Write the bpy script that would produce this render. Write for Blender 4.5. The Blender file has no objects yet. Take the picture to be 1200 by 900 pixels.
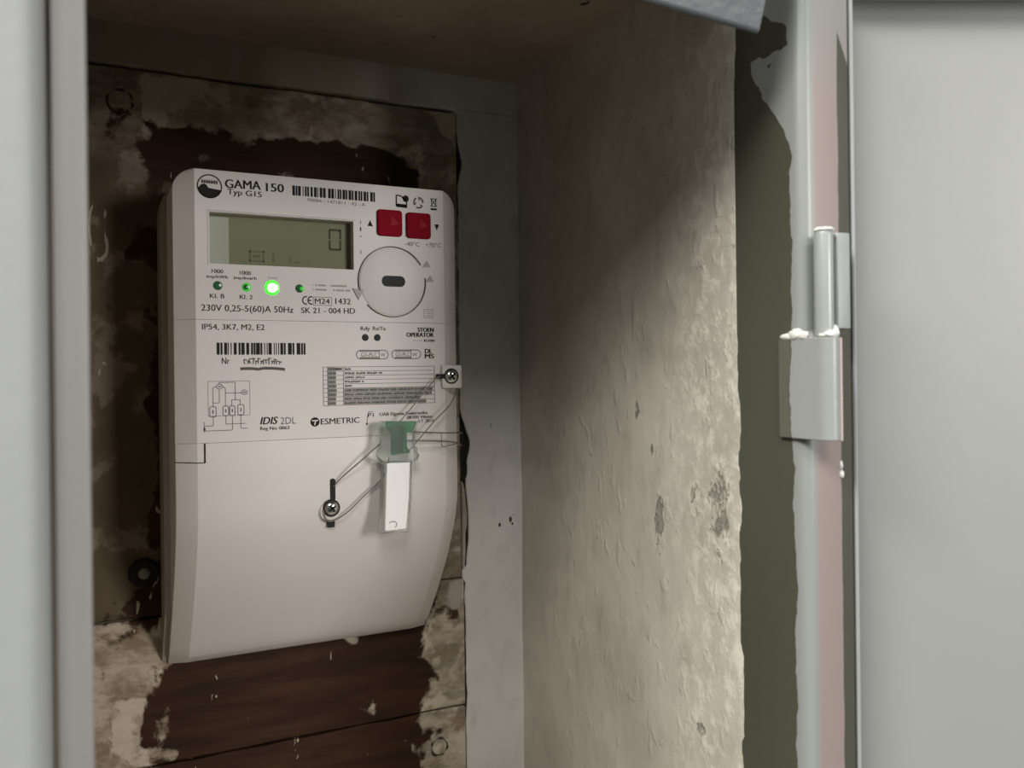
import bpy, bmesh, math, random
from mathutils import Vector, Matrix, noise

# ------------------------------------------------------------------ camera, world, lights, exposure
SC = bpy.context.scene
COL = SC.collection
H = 1.5                                   # height of the lens above the room floor
YAW, ROLL = math.atan(0.5), 0.012
Fw = Vector((math.sin(YAW), math.cos(YAW), 0))
R0 = Vector((math.cos(YAW), -math.sin(YAW), 0))
U0 = Vector((0, 0, 1))
Rv = R0 * math.cos(ROLL) - U0 * math.sin(ROLL)
Uv = U0 * math.cos(ROLL) + R0 * math.sin(ROLL)
cam = bpy.data.cameras.new('camera')
cam.sensor_width = 36
cam.lens = 30
cam.shift_y = -13 / 1200
cam.clip_start = 0.01
cam.dof.use_dof = True
cam.dof.focus_distance = 0.40
cam.dof.aperture_fstop = 11
co = bpy.data.objects.new('camera', cam)
m = Matrix((Rv, Uv, -Fw)).transposed().to_4x4()
m.translation = (0, 0, H)
co.matrix_world = m
COL.objects.link(co)
SC.camera = co

w = bpy.data.worlds.new('room_light')
SC.world = w
w.use_nodes = True
w.node_tree.nodes['Background'].inputs[0].default_value = (0.93, 0.97, 1.0, 1)
w.node_tree.nodes['Background'].inputs[1].default_value = 0.09

def area(name, loc, target, size, power, col):
    l = bpy.data.lights.new(name, 'AREA')
    l.shape = 'RECTANGLE'
    l.size, l.size_y = size
    l.energy = power
    l.color = col
    o = bpy.data.objects.new(name, l)
    o.location = loc
    o.rotation_euler = (Vector(target) - Vector(loc)).to_track_quat('-Z', 'Y').to_euler()
    COL.objects.link(o)
    return o
area('window_daylight', (1.05, -1.49, H + 0.32), (0.1, 0.385, H), (0.44, 0.6), 23, (1.0, 0.97, 0.95))
area('overhead_light', (-1.5, -0.47, H + 1.4), (0.2, 0.3, H), (1.3, 0.6), 70, (1.0, 0.97, 0.91))
area('overhead_light', (-0.48, -1.44, H + 1.35), (0.2, 0.4, H), (0.6, 0.6), 19.5, (1.0, 0.97, 0.93))  # unseen second light, added to brighten the back plaster strip

SC.view_settings.view_transform = 'Standard'
SC.view_settings.look = 'None'
SC.view_settings.gamma = 1
SC.view_settings.use_curve_mapping = False
SC.view_settings.exposure = 0.0

# ------------------------------------------------------------------ material helpers
class NT:
    """small wrapper for building node trees"""
    def __init__(s, name):
        s.m = bpy.data.materials.new(name)
        s.m.use_nodes = True
        s.t = s.m.node_tree
        s.b = s.t.nodes['Principled BSDF']
        tc = s.t.nodes.new('ShaderNodeTexCoord')
        s.P = tc.outputs['Object']
        sp = s.t.nodes.new('ShaderNodeSeparateXYZ')
        s.t.links.new(s.P, sp.inputs[0])
        s.X, s.Y, s.Z = sp.outputs
        s.bump_h = None
    def lk(s, a, b):
        if hasattr(a, 'is_output'):
            s.t.links.new(a, b)
        else:
            b.default_value = a
    def math(s, op, a, b=0.0, c=None):
        n = s.t.nodes.new('ShaderNodeMath')
        n.operation = op
        s.lk(a, n.inputs[0]); s.lk(b, n.inputs[1])
        if c is not None: s.lk(c, n.inputs[2])
        return n.outputs[0]
    def ramp(s, v, a, b, lo=0.0, hi=1.0):
        n = s.t.nodes.new('ShaderNodeMapRange')
        n.interpolation_type = 'SMOOTHSTEP'
        s.lk(v, n.inputs[0])
        n.inputs[1].default_value = a; n.inputs[2].default_value = b
        n.inputs[3].default_value = lo; n.inputs[4].default_value = hi
        return n.outputs[0]
    def noise(s, scale, detail=4, rough=0.55, dist=0.0, stretch=(1, 1, 1), off=(0, 0, 0)):
        mp = s.t.nodes.new('ShaderNodeMapping')
        s.t.links.new(s.P, mp.inputs[0])
        mp.inputs['Scale'].default_value = stretch
        mp.inputs['Location'].default_value = off
        n = s.t.nodes.new('ShaderNodeTexNoise')
        s.t.links.new(mp.outputs[0], n.inputs['Vector'])
        n.inputs['Scale'].default_value = scale
        n.inputs['Detail'].default_value = detail
        n.inputs['Roughness'].default_value = rough
        n.inputs['Distortion'].default_value = dist
        return n.outputs[0]
    def mix(s, f, a, b):
        n = s.t.nodes.new('ShaderNodeMix')
        n.data_type = 'RGBA'
        s.lk(f, n.inputs[0])
        for v, i in ((a, 6), (b, 7)):
            if isinstance(v, tuple): n.inputs[i].default_value = (*v, 1)
            else: s.t.links.new(v, n.inputs[i])
        return n.outputs[2]
    def color(s, c):
        if isinstance(c, tuple): s.b.inputs['Base Color'].default_value = (*c, 1)
        else: s.t.links.new(c, s.b.inputs['Base Color'])
    def rough(s, r): s.lk(r, s.b.inputs['Roughness'])
    def bump(s, h, dist, strength=1.0):
        n = s.t.nodes.new('ShaderNodeBump')
        n.inputs['Distance'].default_value = dist
        n.inputs['Strength'].default_value = strength
        s.t.links.new(h, n.inputs['Height'])
        s.t.links.new(n.outputs[0], s.b.inputs['Normal'])

def simple(name, col, rough=0.5, metal=0.0, var=0.06, scale=60, bump=0.0, spec=0.5):
    t = NT(name)
    n = t.noise(scale, 3)
    a = tuple(c * (1 - var) for c in col); b = tuple(min(1, c * (1 + var)) for c in col)
    t.color(t.mix(n, a, b))
    t.rough(rough)
    t.b.inputs['Metallic'].default_value = metal
    t.b.inputs['Specular IOR Level'].default_value = spec
    if bump: t.bump(t.noise(scale * 8, 2), bump)
    return t.m

def mat_planks():
    t = NT('weathered_wood')
    grain = t.noise(22, 7, 0.55, 0.3, (1, 1, 7))
    wood = t.mix(t.ramp(grain, .3, .72), (0.022, 0.0085, 0.0033), (0.046, 0.019, 0.008))
    # old plaster and paint left along the margins
    n1 = t.noise(34, 5, 0.5, 0.25)
    n2 = t.noise(150, 4, 0.5, 0.1)
    n = t.math('ADD', t.math('MULTIPLY', n1, 0.88), t.math('MULTIPLY', n2, 0.12))
    bl = t.ramp(t.X, 0.012, 0.046, 1.05, 0)
    br = t.ramp(t.X, 0.145, 0.178)
    bt = t.ramp(t.Z, 0.110, 0.136, 0, 1.5)
    b = t.math('MAXIMUM', t.math('MAXIMUM', bl, br), bt)
    mk = t.ramp(t.math('ADD', n, t.math('MULTIPLY', b, 0.27)), 0.63, 0.68)
    # a second, paler skin lying on the first
    n3 = t.noise(48, 5, 0.55, 0.2, (1, 1, 1), (3, 1, 2))
    mk2 = t.math('MULTIPLY', mk, t.ramp(n3, 0.52, 0.60))
    res = t.mix(t.ramp(t.noise(60, 8, .68, .2, (1, 1, 1.8)), .36, .62), (0.215, 0.165, 0.11), (0.43, 0.365, 0.28))
    pale = t.mix(n2, (0.40, 0.34, 0.265), (0.58, 0.51, 0.415))
    # thin scraped flecks of paint
    fl = t.ramp(t.noise(120, 2, 0.5, 1.5, (1, 1, .35), (7, 0, 1)), 0.715, 0.735)
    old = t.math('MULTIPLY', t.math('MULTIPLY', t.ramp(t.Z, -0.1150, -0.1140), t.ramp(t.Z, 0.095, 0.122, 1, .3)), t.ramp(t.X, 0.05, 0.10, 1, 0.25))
    res = t.mix(old, res, t.mix(n3, (0.06, 0.044, 0.025), (0.145, 0.11, 0.068)))  # older brown paint, darkened further to put the left channel's shade into its colour
    gy = t.math('MULTIPLY', t.ramp(t.noise(30, 6, .6, .1, (1, 1, 8), (5, 0, 0)), .48, .60), t.ramp(t.X, .10, .15))
    res = t.mix(t.math('MULTIPLY', gy, .55), res, (0.17, 0.15, 0.125))
    c = t.mix(mk, wood, res)
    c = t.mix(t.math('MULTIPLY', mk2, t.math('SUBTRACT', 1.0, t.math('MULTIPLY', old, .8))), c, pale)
    c = t.mix(t.math('MULTIPLY', fl, 0.75), c, (0.45, 0.38, 0.30))
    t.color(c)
    t.rough(t.mix(mk, (.72, .72, .72), (.9, .9, .9)))
    t.b.inputs['Specular IOR Level'].default_value = .2
    h = t.math('ADD', t.math('MULTIPLY', mk, 1.0), t.math('MULTIPLY', mk2, 0.7))
    h = t.math('ADD', h, t.math('MULTIPLY', n2, 0.7))
    h = t.math('ADD', h, t.math('MULTIPLY', grain, 0.35))
    h = t.math('ADD', h, t.math('MULTIPLY', fl, 0.4))
    t.bump(h, 0.0006)
    return t.m

def mat_plaster(name, lo, hi, bumps, stains, brown=None):
    t = NT(name)
    big = t.noise(14, 5, 0.6, 0.4)
    c = t.mix(t.ramp(big, .3, .7), lo, hi)
    if brown:
        w_ = t.math('ADD', t.X, t.math('MULTIPLY', t.noise(30, 4), .02))
        c = t.mix(t.ramp(w_, .125, .195), brown, c)
    n2 = t.noise(120, 4, 0.5, 0.0, (1, 1, .45))
    n3 = t.noise(420, 3, 0.5)
    c = t.mix(t.math('MULTIPLY', t.ramp(n2, .5, .75), .35), c, tuple(v * .72 for v in lo))
    h = t.math('ADD', t.math('MULTIPLY', big, 1.5), t.math('MULTIPLY', n2, 0.9))
    h = t.math('ADD', h, t.math('MULTIPLY', n3, 0.25))
    if stains:
        # chipped grey spots, some in upright streaks, more along the outer arris
        v = t.noise(30, 7, 0.68, 0.6, (1, 1, .55), (2, 5, 3.2))
        edge = t.ramp(t.Y, 0.295, 0.262)
        s = t.ramp(t.math('ADD', v, t.math('MULTIPLY', edge, 0.075)), 0.71, 0.74)
        # worn patches with a place of their own: two upright scuffs and a chipped corner
        wn = t.noise(210, 6, .7, .2, (1, 1, .6), (6, 2, 1))
        for y0, z0, a, b in ((0.3076, -0.066, .0034, .0150), (0.3110, -0.0365, .0036, .0050), (0.2665, -0.0525, .0075, .0130), (0.2843, -0.0510, .0060, .0040), (0.2806, -0.1479, .0030, .0030), (0.3230, -0.018, .0026, .0045)):
            e = t.math('ADD', t.math('POWER', t.math('MULTIPLY', t.math('SUBTRACT', t.Y, y0), 1 / a), 2), t.math('POWER', t.math('MULTIPLY', t.math('SUBTRACT', t.Z, z0), 1 / b), 2))
            q = t.ramp(t.math('ADD', t.math('MULTIPLY', e, -.13), t.math('MULTIPLY', wn, 1.0)), .44, .52)
            s = t.math('MAXIMUM', s, q)
        c = t.mix(t.math('MULTIPLY', s, 0.75), c, (0.20, 0.19, 0.165))
        chips = t.ramp(t.noise(150, 5, .62, .1, (1, 1, .8)), .44, .66)
        pale = t.math('MULTIPLY', chips, t.ramp(t.Y, 0.315, 0.27))
        c = t.mix(t.math('MULTIPLY', pale, .75), c, tuple(min(1, q * 1.28) for q in hi))
        fl = t.ramp(t.noise(140, 3, .5, .2, (1, 1, .6), (1, 4, 9)), .60, .70)
        h = t.math('ADD', h, t.math('MULTIPLY', fl, 0.40))
        h = t.math('ADD', h, t.math('MULTIPLY', pale, 0.35))
        h = t.math('SUBTRACT', h, t.math('MULTIPLY', s, 0.9))
    else:
        s = t.ramp(t.noise(95, 3, .5, .5, (1, 1, .6), (4, 4, 4)), .76, .78)
        c = t.mix(s, c, (0.05, 0.045, 0.04))
    t.color(c)
    t.rough(.85)
    t.bump(h, bumps)
    return t.m

OLIVE, GREY, PINK = (0.068, 0.071, 0.050), (0.28, 0.298, 0.285), (0.30, 0.240, 0.220)
def mat_jamb():
    """old olive enamel, slopped over with pale grey, bare pinkish primer on the rebate"""
    t = NT('jamb_paint')
    wob = t.noise(34, 4, .6, .4, (.001, .001, 1))
    wob2 = t.noise(120, 3, .6, .3)
    lim = t.math('ADD', t.math('MULTIPLY', wob, 0.007), t.math('MULTIPLY', wob2, 0.0022))
    up = t.ramp(t.Z, 0.075, 0.118, 0, 0.020)
    upn = t.math('MULTIPLY', up, t.ramp(t.noise(45, 3, .5, .3), .35, .62))
    edge = t.math('ADD', t.math('ADD', lim, 0.2228), upn)
    g = t.ramp(t.math('SUBTRACT', edge, t.Y), -0.00025, 0.00025)
    c = t.mix(g, OLIVE, GREY)
    pk = t.math('MULTIPLY', t.ramp(t.X, 0.2295, 0.2325), t.ramp(t.Z, 0.150, 0.085))
    pk = t.math('MULTIPLY', pk, t.ramp(t.noise(20, 3, .5, 0, (1, 1, .3)), .2, .5, .65, 1))
    c = t.mix(pk, c, PINK)
    ob = t.math('ADD', t.X, t.math('MULTIPLY', t.noise(55, 3, .5, .2, (.001, .001, 1), (2, 2, 5)), .0016))
    c = t.mix(t.math('MULTIPLY', t.ramp(ob, 0.24345, 0.24375), t.ramp(t.math('ADD', t.Z, t.math('MULTIPLY', t.math('SUBTRACT', t.X, .2435), 2.2)), .1215, .1195)), c, OLIVE)
    t.color(c)
    t.rough(t.mix(pk, (.36, .36, .36), (.48, .48, .48)))
    h = t.math('ADD', t.math('MULTIPLY', g, .6), t.math('MULTIPLY', wob2, .15))
    t.bump(h, .0004)
    return t.m
def mat_hinge_plate():
    t = NT('hinge_plate_paint')
    wob = t.noise(70, 4, .6, .4, (.001, .001, 1), (1, 1, 2))
    edge = t.math('ADD', t.math('MULTIPLY', wob, 0.008), 0.2222 - 0.2132)
    g = t.ramp(t.math('SUBTRACT', edge, t.Y), -0.0002, 0.0002)
    t.color(t.mix(g, (.11, .112, .088), (0.31, 0.328, 0.318)))
    t.rough(.32)
    t.bump(t.math('ADD', g, t.math('MULTIPLY', t.noise(90, 3), .5)), .0004)
    return t.m

M = {}
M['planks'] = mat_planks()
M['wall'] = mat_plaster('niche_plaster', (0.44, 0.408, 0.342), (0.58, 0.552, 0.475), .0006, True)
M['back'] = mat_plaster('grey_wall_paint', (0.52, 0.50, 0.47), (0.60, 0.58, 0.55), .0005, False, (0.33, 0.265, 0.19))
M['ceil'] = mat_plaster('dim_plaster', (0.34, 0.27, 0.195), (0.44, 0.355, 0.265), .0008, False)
M['chunk'] = mat_plaster('old_render', (0.22, 0.185, 0.145), (0.40, 0.36, 0.30), .0012, False)
M['edge'] = simple('dark_plaster_edge', (0.06, 0.05, 0.038), .95, scale=120)  # crack walls darkened in colour so the holes look shaded
M['mortar'] = simple('dark_mortar', (0.035, 0.028, 0.02), .95, bump=.0005, scale=90)
M['room'] = simple('room_wall_paint', (0.55, 0.55, 0.53), .8)
M['jamb'] = mat_jamb()
M['grey'] = simple('grey_enamel', (0.345, 0.36, 0.352), .52, var=.04, scale=22, bump=.0001)
M['rebate'] = simple('dull_grey_enamel', (0.33, 0.32, 0.305), .5, var=.05, scale=25, bump=.0001)
M['head'] = simple('head_bar_enamel', (0.14, 0.152, 0.16), .4, var=.08, scale=30, bump=.0002)
M['olive'] = simple('olive_enamel', OLIVE, .35, var=.1)
M['pink'] = simple('pink_primer', (0.52, 0.42, 0.39), .5)
M['door'] = simple('door_enamel', (0.295, 0.305, 0.292), .42, var=.03, scale=12, bump=.00006)
M['plate'] = mat_hinge_plate()
M['barrel'] = simple('hinge_barrel_enamel', (0.33, 0.355, 0.345), .28, var=.08, scale=60)
M['drip'] = simple('dried_white_paint', (0.82, 0.82, 0.77), .35, var=.04)
M['plastic'] = simple('meter_plastic', (0.64, 0.597, 0.562), .42, var=.012, scale=30, spec=.4)
M['base'] = simple('shaded_meter_plastic', (0.30, 0.26, 0.22), .55, var=.05)  # same plastic as the covers, with the shade of the side put into its colour
M['ink'] = simple('black_print', (0.014, 0.013, 0.013), .7, var=.1, spec=.2)
M['ink2'] = simple('grey_print', (0.10, 0.093, 0.088), .7, var=.1, spec=.2)
M['ink3'] = simple('faint_print', (0.32, 0.30, 0.285), .6, var=.1)
M['moulded'] = simple('moulded_mark', (0.40, 0.372, 0.35), .6)
M['tablefill'] = simple('table_print', (0.30, 0.285, 0.26), .6)
M['black'] = simple('black_plastic', (0.008, 0.008, 0.008), .55, spec=.25)
M['red'] = simple('red_button_plastic', (0.24, 0.004, 0.015), .6, var=.08, spec=.04)
M['red2'] = simple('red_moulded_mark', (0.30, 0.022, 0.032), .6, var=.05, spec=.04)
M['lcdbg'] = simple('lcd_glass', (0.20, 0.205, 0.125), .08, var=.12, scale=18)
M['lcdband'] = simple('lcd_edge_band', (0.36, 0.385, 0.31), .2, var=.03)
M['seg'] = simple('lcd_segment', (0.07, 0.076, 0.042), .08)
M['seg2'] = simple('lcd_faint_segment', (0.13, 0.135, 0.085), .08)
M['screw'] = simple('screw_steel', (0.72, 0.72, 0.70), .22, 1.0, .15, 200)
M['bolt'] = simple('painted_screw_head', (0.20, 0.19, 0.15), .6, 0, .2, 200)
M['wire'] = simple('seal_wire_steel', (0.22, 0.20, 0.17), .45, .6)
M['flag'] = simple('white_flag_plastic', (0.86, 0.84, 0.83), .3, var=.02)
M['ledoff'] = simple('unlit_green_led', (0.03, 0.13, 0.045), .2, var=.3, scale=400)

def mat_clear(name, col, alpha_rough=.12):
    t = NT(name)
    t.color(col); t.rough(alpha_rough)
    t.b.inputs['Transmission Weight'].default_value = .9
    t.b.inputs['IOR'].default_value = 1.25
    return t.m
M['clear'] = mat_clear('clear_seal_plastic', (0.92, 0.95, 0.92))
M['greenclear'] = mat_clear('green_seal_plastic', (0.03, 0.38, 0.12), .2)
M['green'] = simple('dark_green_insert', (0.012, 0.10, 0.032), .35, var=.3, scale=300)
def mat_emit(name, col, s, base):
    t = NT(name)
    t.color(base); t.rough(.2)
    t.b.inputs['Emission Color'].default_value = (*col, 1)
    t.b.inputs['Emission Strength'].default_value = s
    return t.m
M['ledon'] = mat_emit('lit_green_led', (0.62, 1.0, 0.50), 3.2, (.3, .8, .3))
M['ledhalo'] = mat_emit('green_led_halo', (0.06, 1.0, 0.03), .85, (.1, .7, .1))  # glowing ring added round the lit lamp to stand for its halo
M['leddim'] = mat_emit('half_lit_green_led', (0.05, 1.0, 0.03), .30, (.05, .3, .05))

# ------------------------------------------------------------------ geometry helpers
def tag(o, label=None, cat=None, group=None, kind=None):
    for k, v in (('label', label), ('category', cat), ('group', group), ('kind', kind)):
        if v: o[k] = v
    return o
def empty(name, loc):
    o = bpy.data.objects.new(name, None)
    o.empty_display_size = .02
    o.location = (loc[0], loc[1], loc[2] + H)
    COL.objects.link(o)
    o['base'] = list(loc)
    return o

class MB:
    """collects geometry in lens-height coordinates (x right, y into the wall, z up), metres"""
    def __init__(s): s.v = []; s.f = []
    def add(s, vs, fs):
        k = len(s.v); s.v += [tuple(v) for v in vs]; s.f += [tuple(i + k for i in f) for f in fs]; return s
    def box(s, x0, x1, y0, y1, z0, z1):
        return s.add([(x, y, z) for x in (x0, x1) for y in (y0, y1) for z in (z0, z1)],
                     [(0, 1, 3, 2), (4, 6, 7, 5), (0, 4, 5, 1), (2, 3, 7, 6), (0, 2, 6, 4), (1, 5, 7, 3)])
    def prism_xz(s, pts, y0, y1):
        n = len(pts)
        return s.add([(x, y0, z) for x, z in pts] + [(x, y1, z) for x, z in pts],
                     [tuple(range(n)), tuple(range(2 * n - 1, n - 1, -1))] +
                     [(i, i + n, (i + 1) % n + n, (i + 1) % n) for i in range(n)])
    def prism_xy(s, pts, z0, z1, rows=1):
        n = len(pts)
        vs = []
        for r in range(rows + 1):
            z = z0 + (z1 - z0) * r / rows
            vs += [(x, y, z) for x, y in pts]
        fs = [tuple(range(n - 1, -1, -1)), tuple(range(rows * n, rows * n + n))]
        for r in range(rows):
            fs += [(r * n + i, r * n + (i + 1) % n, (r + 1) * n + (i + 1) % n, (r + 1) * n + i) for i in range(n)]
        return s.add(vs, fs)
    def tube(s, pts, r, n=8, cap=True):
        pts = [Vector(p) for p in pts]
        vs = []; fs = []
        for i, p in enumerate(pts):
            d = (pts[min(i + 1, len(pts) - 1)] - pts[max(i - 1, 0)]).normalized()
            a = d.cross(Vector((0, 1, 0.13))).normalized(); b = d.cross(a)
            rr = r[i] if isinstance(r, (list, tuple)) else r
            vs += [p + (a * math.cos(t) + b * math.sin(t)) * rr for t in [2 * math.pi * k / n for k in range(n)]]
        for i in range(len(pts) - 1):
            fs += [(i * n + k, i * n + (k + 1) % n, (i + 1) * n + (k + 1) % n, (i + 1) * n + k) for k in range(n)]
        if cap: fs += [tuple(range(n)), tuple(range((len(pts) - 1) * n, len(pts) * n))]
        return s.add(vs, fs)
    def lathe_y(s, cx, cz, prof, n=24):
        """prof: list of (radius, y) from the front to the back"""
        vs = []; fs = []
        for r, y in prof:
            vs += [(cx + r * math.cos(2 * math.pi * k / n), y, cz + r * math.sin(2 * math.pi * k / n)) for k in range(n)]
        for i in range(len(prof) - 1):
            fs += [(i * n + k, i * n + (k + 1) % n, (i + 1) * n + (k + 1) % n, (i + 1) * n + k) for k in range(n)]
        fs += [tuple(range(n)), tuple(range((len(prof) - 1) * n, len(prof) * n))]
        return s.add(vs, fs)
    def build(s, name, mat, parent=None, smooth=False, bevel=0, seg=2, base=None):
        b = Vector(parent['base'] if parent is not None and 'base' in parent.keys() else (base or (0, 0, 0)))
        me = bpy.data.meshes.new(name)
        me.from_pydata([tuple(Vector(v) - b) for v in s.v], [], s.f)
        bm = bmesh.new(); bm.from_mesh(me)
        bmesh.ops.remove_doubles(bm, verts=bm.verts, dist=1e-7)
        bmesh.ops.recalc_face_normals(bm, faces=bm.faces)
        bm.to_mesh(me); bm.free()
        me.materials.append(M[mat])
        o = bpy.data.objects.new(name, me)
        COL.objects.link(o)
        o['base'] = list(b)
        if parent is not None: o.parent = parent
        else: o.location = (b.x, b.y, b.z + H)
        if smooth:
            for p in me.polygons: p.use_smooth = True
            me.set_sharp_from_angle(angle=math.radians(38))
        if bevel:
            md = o.modifiers.new('bevel', 'BEVEL')
            md.width = bevel; md.segments = seg; md.limit_method = 'ANGLE'; md.angle_limit = math.radians(25)
            md.harden_normals = False
        return o
def struct(mb, name, mat, **k):
    o = mb.build(name, mat, **k); o['kind'] = 'structure'; return o

# ------------------------------------------------------------------ the niche
YB = 0.441          # face of the back boards
XR = 0.2250         # plastered cheek on the right
CE, FL = 0.167, -0.262
rnd = random.Random(4)
def nz(a, b=0.0): return noise.noise(Vector((a, b, 3.3)))

# right cheek: rough plaster, front arris slightly chipped
mb = MB()
rows, cols = 150, 60
vs = []
for i in range(rows + 1):
    z = FL + (CE - FL) * i / rows
    for j in range(cols + 1):
        y = 0.2545 + (0.4465 - 0.2545) * j / cols
        x = XR + 0.0010 * nz(z * 14, y * 10) + 0.0002 * nz(z * 60, y * 90)
        if j == 0:
            x += 0.0005 + 0.0005 * nz(z * 120); y += 0.0006 * nz(z * 90 + 7)
        if j == cols: y += 0.0
        vs.append((x, y, z))
fs = [(i * (cols + 1) + j, i * (cols + 1) + j + 1, (i + 1) * (cols + 1) + j + 1, (i + 1) * (cols + 1) + j) for i in range(rows) for j in range(cols)]
mb.add(vs, fs)
k = len(mb.v)
mb.box(XR + 0.0045, XR + 0.03, 0.2555, 0.4465, FL, CE)
wr = struct(mb, 'wall_right', 'wall', smooth=True)
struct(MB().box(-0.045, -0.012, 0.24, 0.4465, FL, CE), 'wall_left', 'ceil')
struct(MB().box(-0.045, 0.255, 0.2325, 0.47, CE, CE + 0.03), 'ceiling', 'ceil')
struct(MB().box(-0.045, 0.255, 0.24, 0.47, FL - 0.03, FL), 'floor', 'wall')
# room wall round the niche
wf = MB()
wf.box(-1.1, -0.0455, 0.236, 0.262, -1.45, 1.0)
wf.box(0.2555, 1.3, 0.262, 0.285, -1.45, 1.0)
wf.box(-0.0455, 0.2555, 0.236, 0.262, CE + 0.031, 1.0)
wf.box(-0.0455, 0.2555, 0.236, 0.262, -1.45, FL - 0.031)
struct(wf, 'wall_front', 'room')

# back: dark mortar behind, and a skim of grey painted plaster round the boards
wb = struct(MB().box(-0.045, 0.255, 0.4475, 0.47, FL, CE), 'wall_back', 'mortar')
def edge_r(z):
    g = lambda c, s: math.exp(-((z - c) / s) ** 2)
    x = (0.1893 if z < -.116 else 0.1874) + 0.0009 * nz(z * 70) + 0.0006 * nz(z * 240, 2)
    x += 0.0062 * g(-0.040, 0.013) + 0.0030 * g(-0.057, 0.006) + 0.0024 * g(0.118, 0.010)
    if -.110 < z < -.0605: x = max(x, .1919 + .0007 * nz(z * 90, 4) - .00006 * abs(z + .085) / .001)
    return x
def edge_t(x):
    return 0.1474 + 0.0006 * nz(x * 60, 5) + 0.0004 * nz(x * 220, 8)
sk = MB()
N = 170
z0, z1 = FL, 0.1478
prev = None
vs = []; fs = []
for i in range(N + 1):
    z = z0 + (z1 - z0) * i / N
    e = edge_r(z)
    vs += [(e + .0002, 0.4474, z), (e, 0.4409, z), (e + 0.0006, 0.4402, z), (0.205, 0.4400, z), (0.2262, 0.4398, z)]
se = MB()
for i in range(N):
    for j in range(1, 4):
        a = i * 5 + j
        fs.append((a, a + 1, a + 6, a + 5))
sk.add(vs, fs)
se.add(vs, [(i * 5, i * 5 + 1, i * 5 + 6, i * 5 + 5) for i in range(N)])
se.build('broken_edge', 'edge', wb)
vs = []; fs = []
for i in range(N + 1):
    x = -0.012 + (0.2262 + 0.012) * i / N
    e = edge_t(x) if x < 0.186 else (edge_t(x) - 0.004 * max(0, (0.1885 - x) / .0025) if x < .1885 else 0.1478)
    e = min(e, 0.1478) if x > .186 else e
    vs += [(x, 0.4474, e + .0001), (x, 0.4410, e), (x, 0.4402, e + 0.0005), (x, 0.4400, CE)]
for i in range(N):
    for j in range(3):
        a = i * 4 + j
        fs.append((a, a + 1, a + 5, a + 4))
sk.add(vs, fs)
so = sk.build('plaster_skim', 'back', wb, smooth=True)
# broken bits of old render caught between boards and wall paint
def chunk(pts, yf):
    q = MB(); n = len(pts)
    cx = sum(p[0] for p in pts) / n; cz = sum(p[1] for p in pts) / n
    ins = [(cx + (x - cx) * .86, cz + (z - cz) * .95) for x, z in pts]
    q.add([(x, .4470, z) for x, z in pts] + [(x, yf + .0009, z) for x, z in pts] + [(x, yf + .0003 * nz(i * 1.7, 3), z) for i, (x, z) in enumerate(ins)],
          [(i, (i + 1) % n, (i + 1) % n + n, i + n) for i in range(n)] + [(i + n, (i + 1) % n + n, (i + 1) % n + 2 * n, i + 2 * n) for i in range(n)] + [tuple(range(2 * n, 3 * n))])
    q.build('plaster_chunk', 'chunk', wb)
chunk([(.1878, -.0612), (.1888, -.0608), (.1899, -.0650), (.1903, -.0720), (.1911, -.0790), (.1909, -.0850), (.1898, -.0900), (.1899, -.0980), (.1892, -.1090), (.1886, -.1130), (.1878, -.1138), (.1879, -.0900)], .4404)
chunk([(.1793, -.1160), (.1856, -.1152), (.1878, -.1150), (.1876, -.1220), (.1868, -.1290), (.1850, -.1315), (.1812, -.1318), (.1780, -.1290)], .4400)
for cx, cz, a, b in ((.2108, -.0867, .0007, .0011), (.2178, -.0842, .0008, .0017), (.2190, -.0868, .0006, .0008)):
    q = MB(); q.prism_xz([(cx + a * (1 + .3 * nz(k, a * 9000)) * math.cos(k * .7), cz + b * (1 + .3 * nz(k, 7)) * math.sin(k * .7)) for k in range(9)], .43955, .4405)
    q.build('paint_chip', 'mortar', wb)

# ------------------------------------------------------------------ boards
board = tag(empty('mounting_board', (0, 0, 0)), 'old dark brown plank backboard with flaking plaster behind the electricity meter', 'backboard')
def plank(za, zb, xa, xb, yf, seed):
    r = random.Random(seed)
    n = 44
    mbp = MB(); vs = []; fs = []
    for i in range(n + 1):
        x = xa + (xb - xa) * i / n
        jt = 0.0005 * nz(x * 45, seed) + .0002 * nz(x * 170, seed + 3)
        jb = 0.0005 * nz(x * 45, seed + 9) + .0002 * nz(x * 170, seed + 5)
        vs += [(x, yf + 0.006, zb + jb), (x, yf + 0.0007, zb + jb), (x, yf, zb + .0008 + jb), (x, yf, za - .0008 + jt), (x, yf + 0.0007, za + jt), (x, yf + 0.006, za + jt)]
    for i in range(n):
        for j in range(6):
            a, b = i * 6 + j, i * 6 + (j + 1) % 6
            fs.append((a, b, b + 6, a + 6))
    fs += [tuple(range(6)), tuple(range(n * 6, n * 6 + 6))]
    mbp.add(vs, fs)
    return mbp.build('plank', 'planks', board, smooth=True)
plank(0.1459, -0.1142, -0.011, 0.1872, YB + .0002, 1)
plank(-0.1151, -0.1853, -0.011, 0.1886, YB, 2)
plank(-0.1866, FL, -0.011, 0.1888, YB + .0004, 3)
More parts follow.
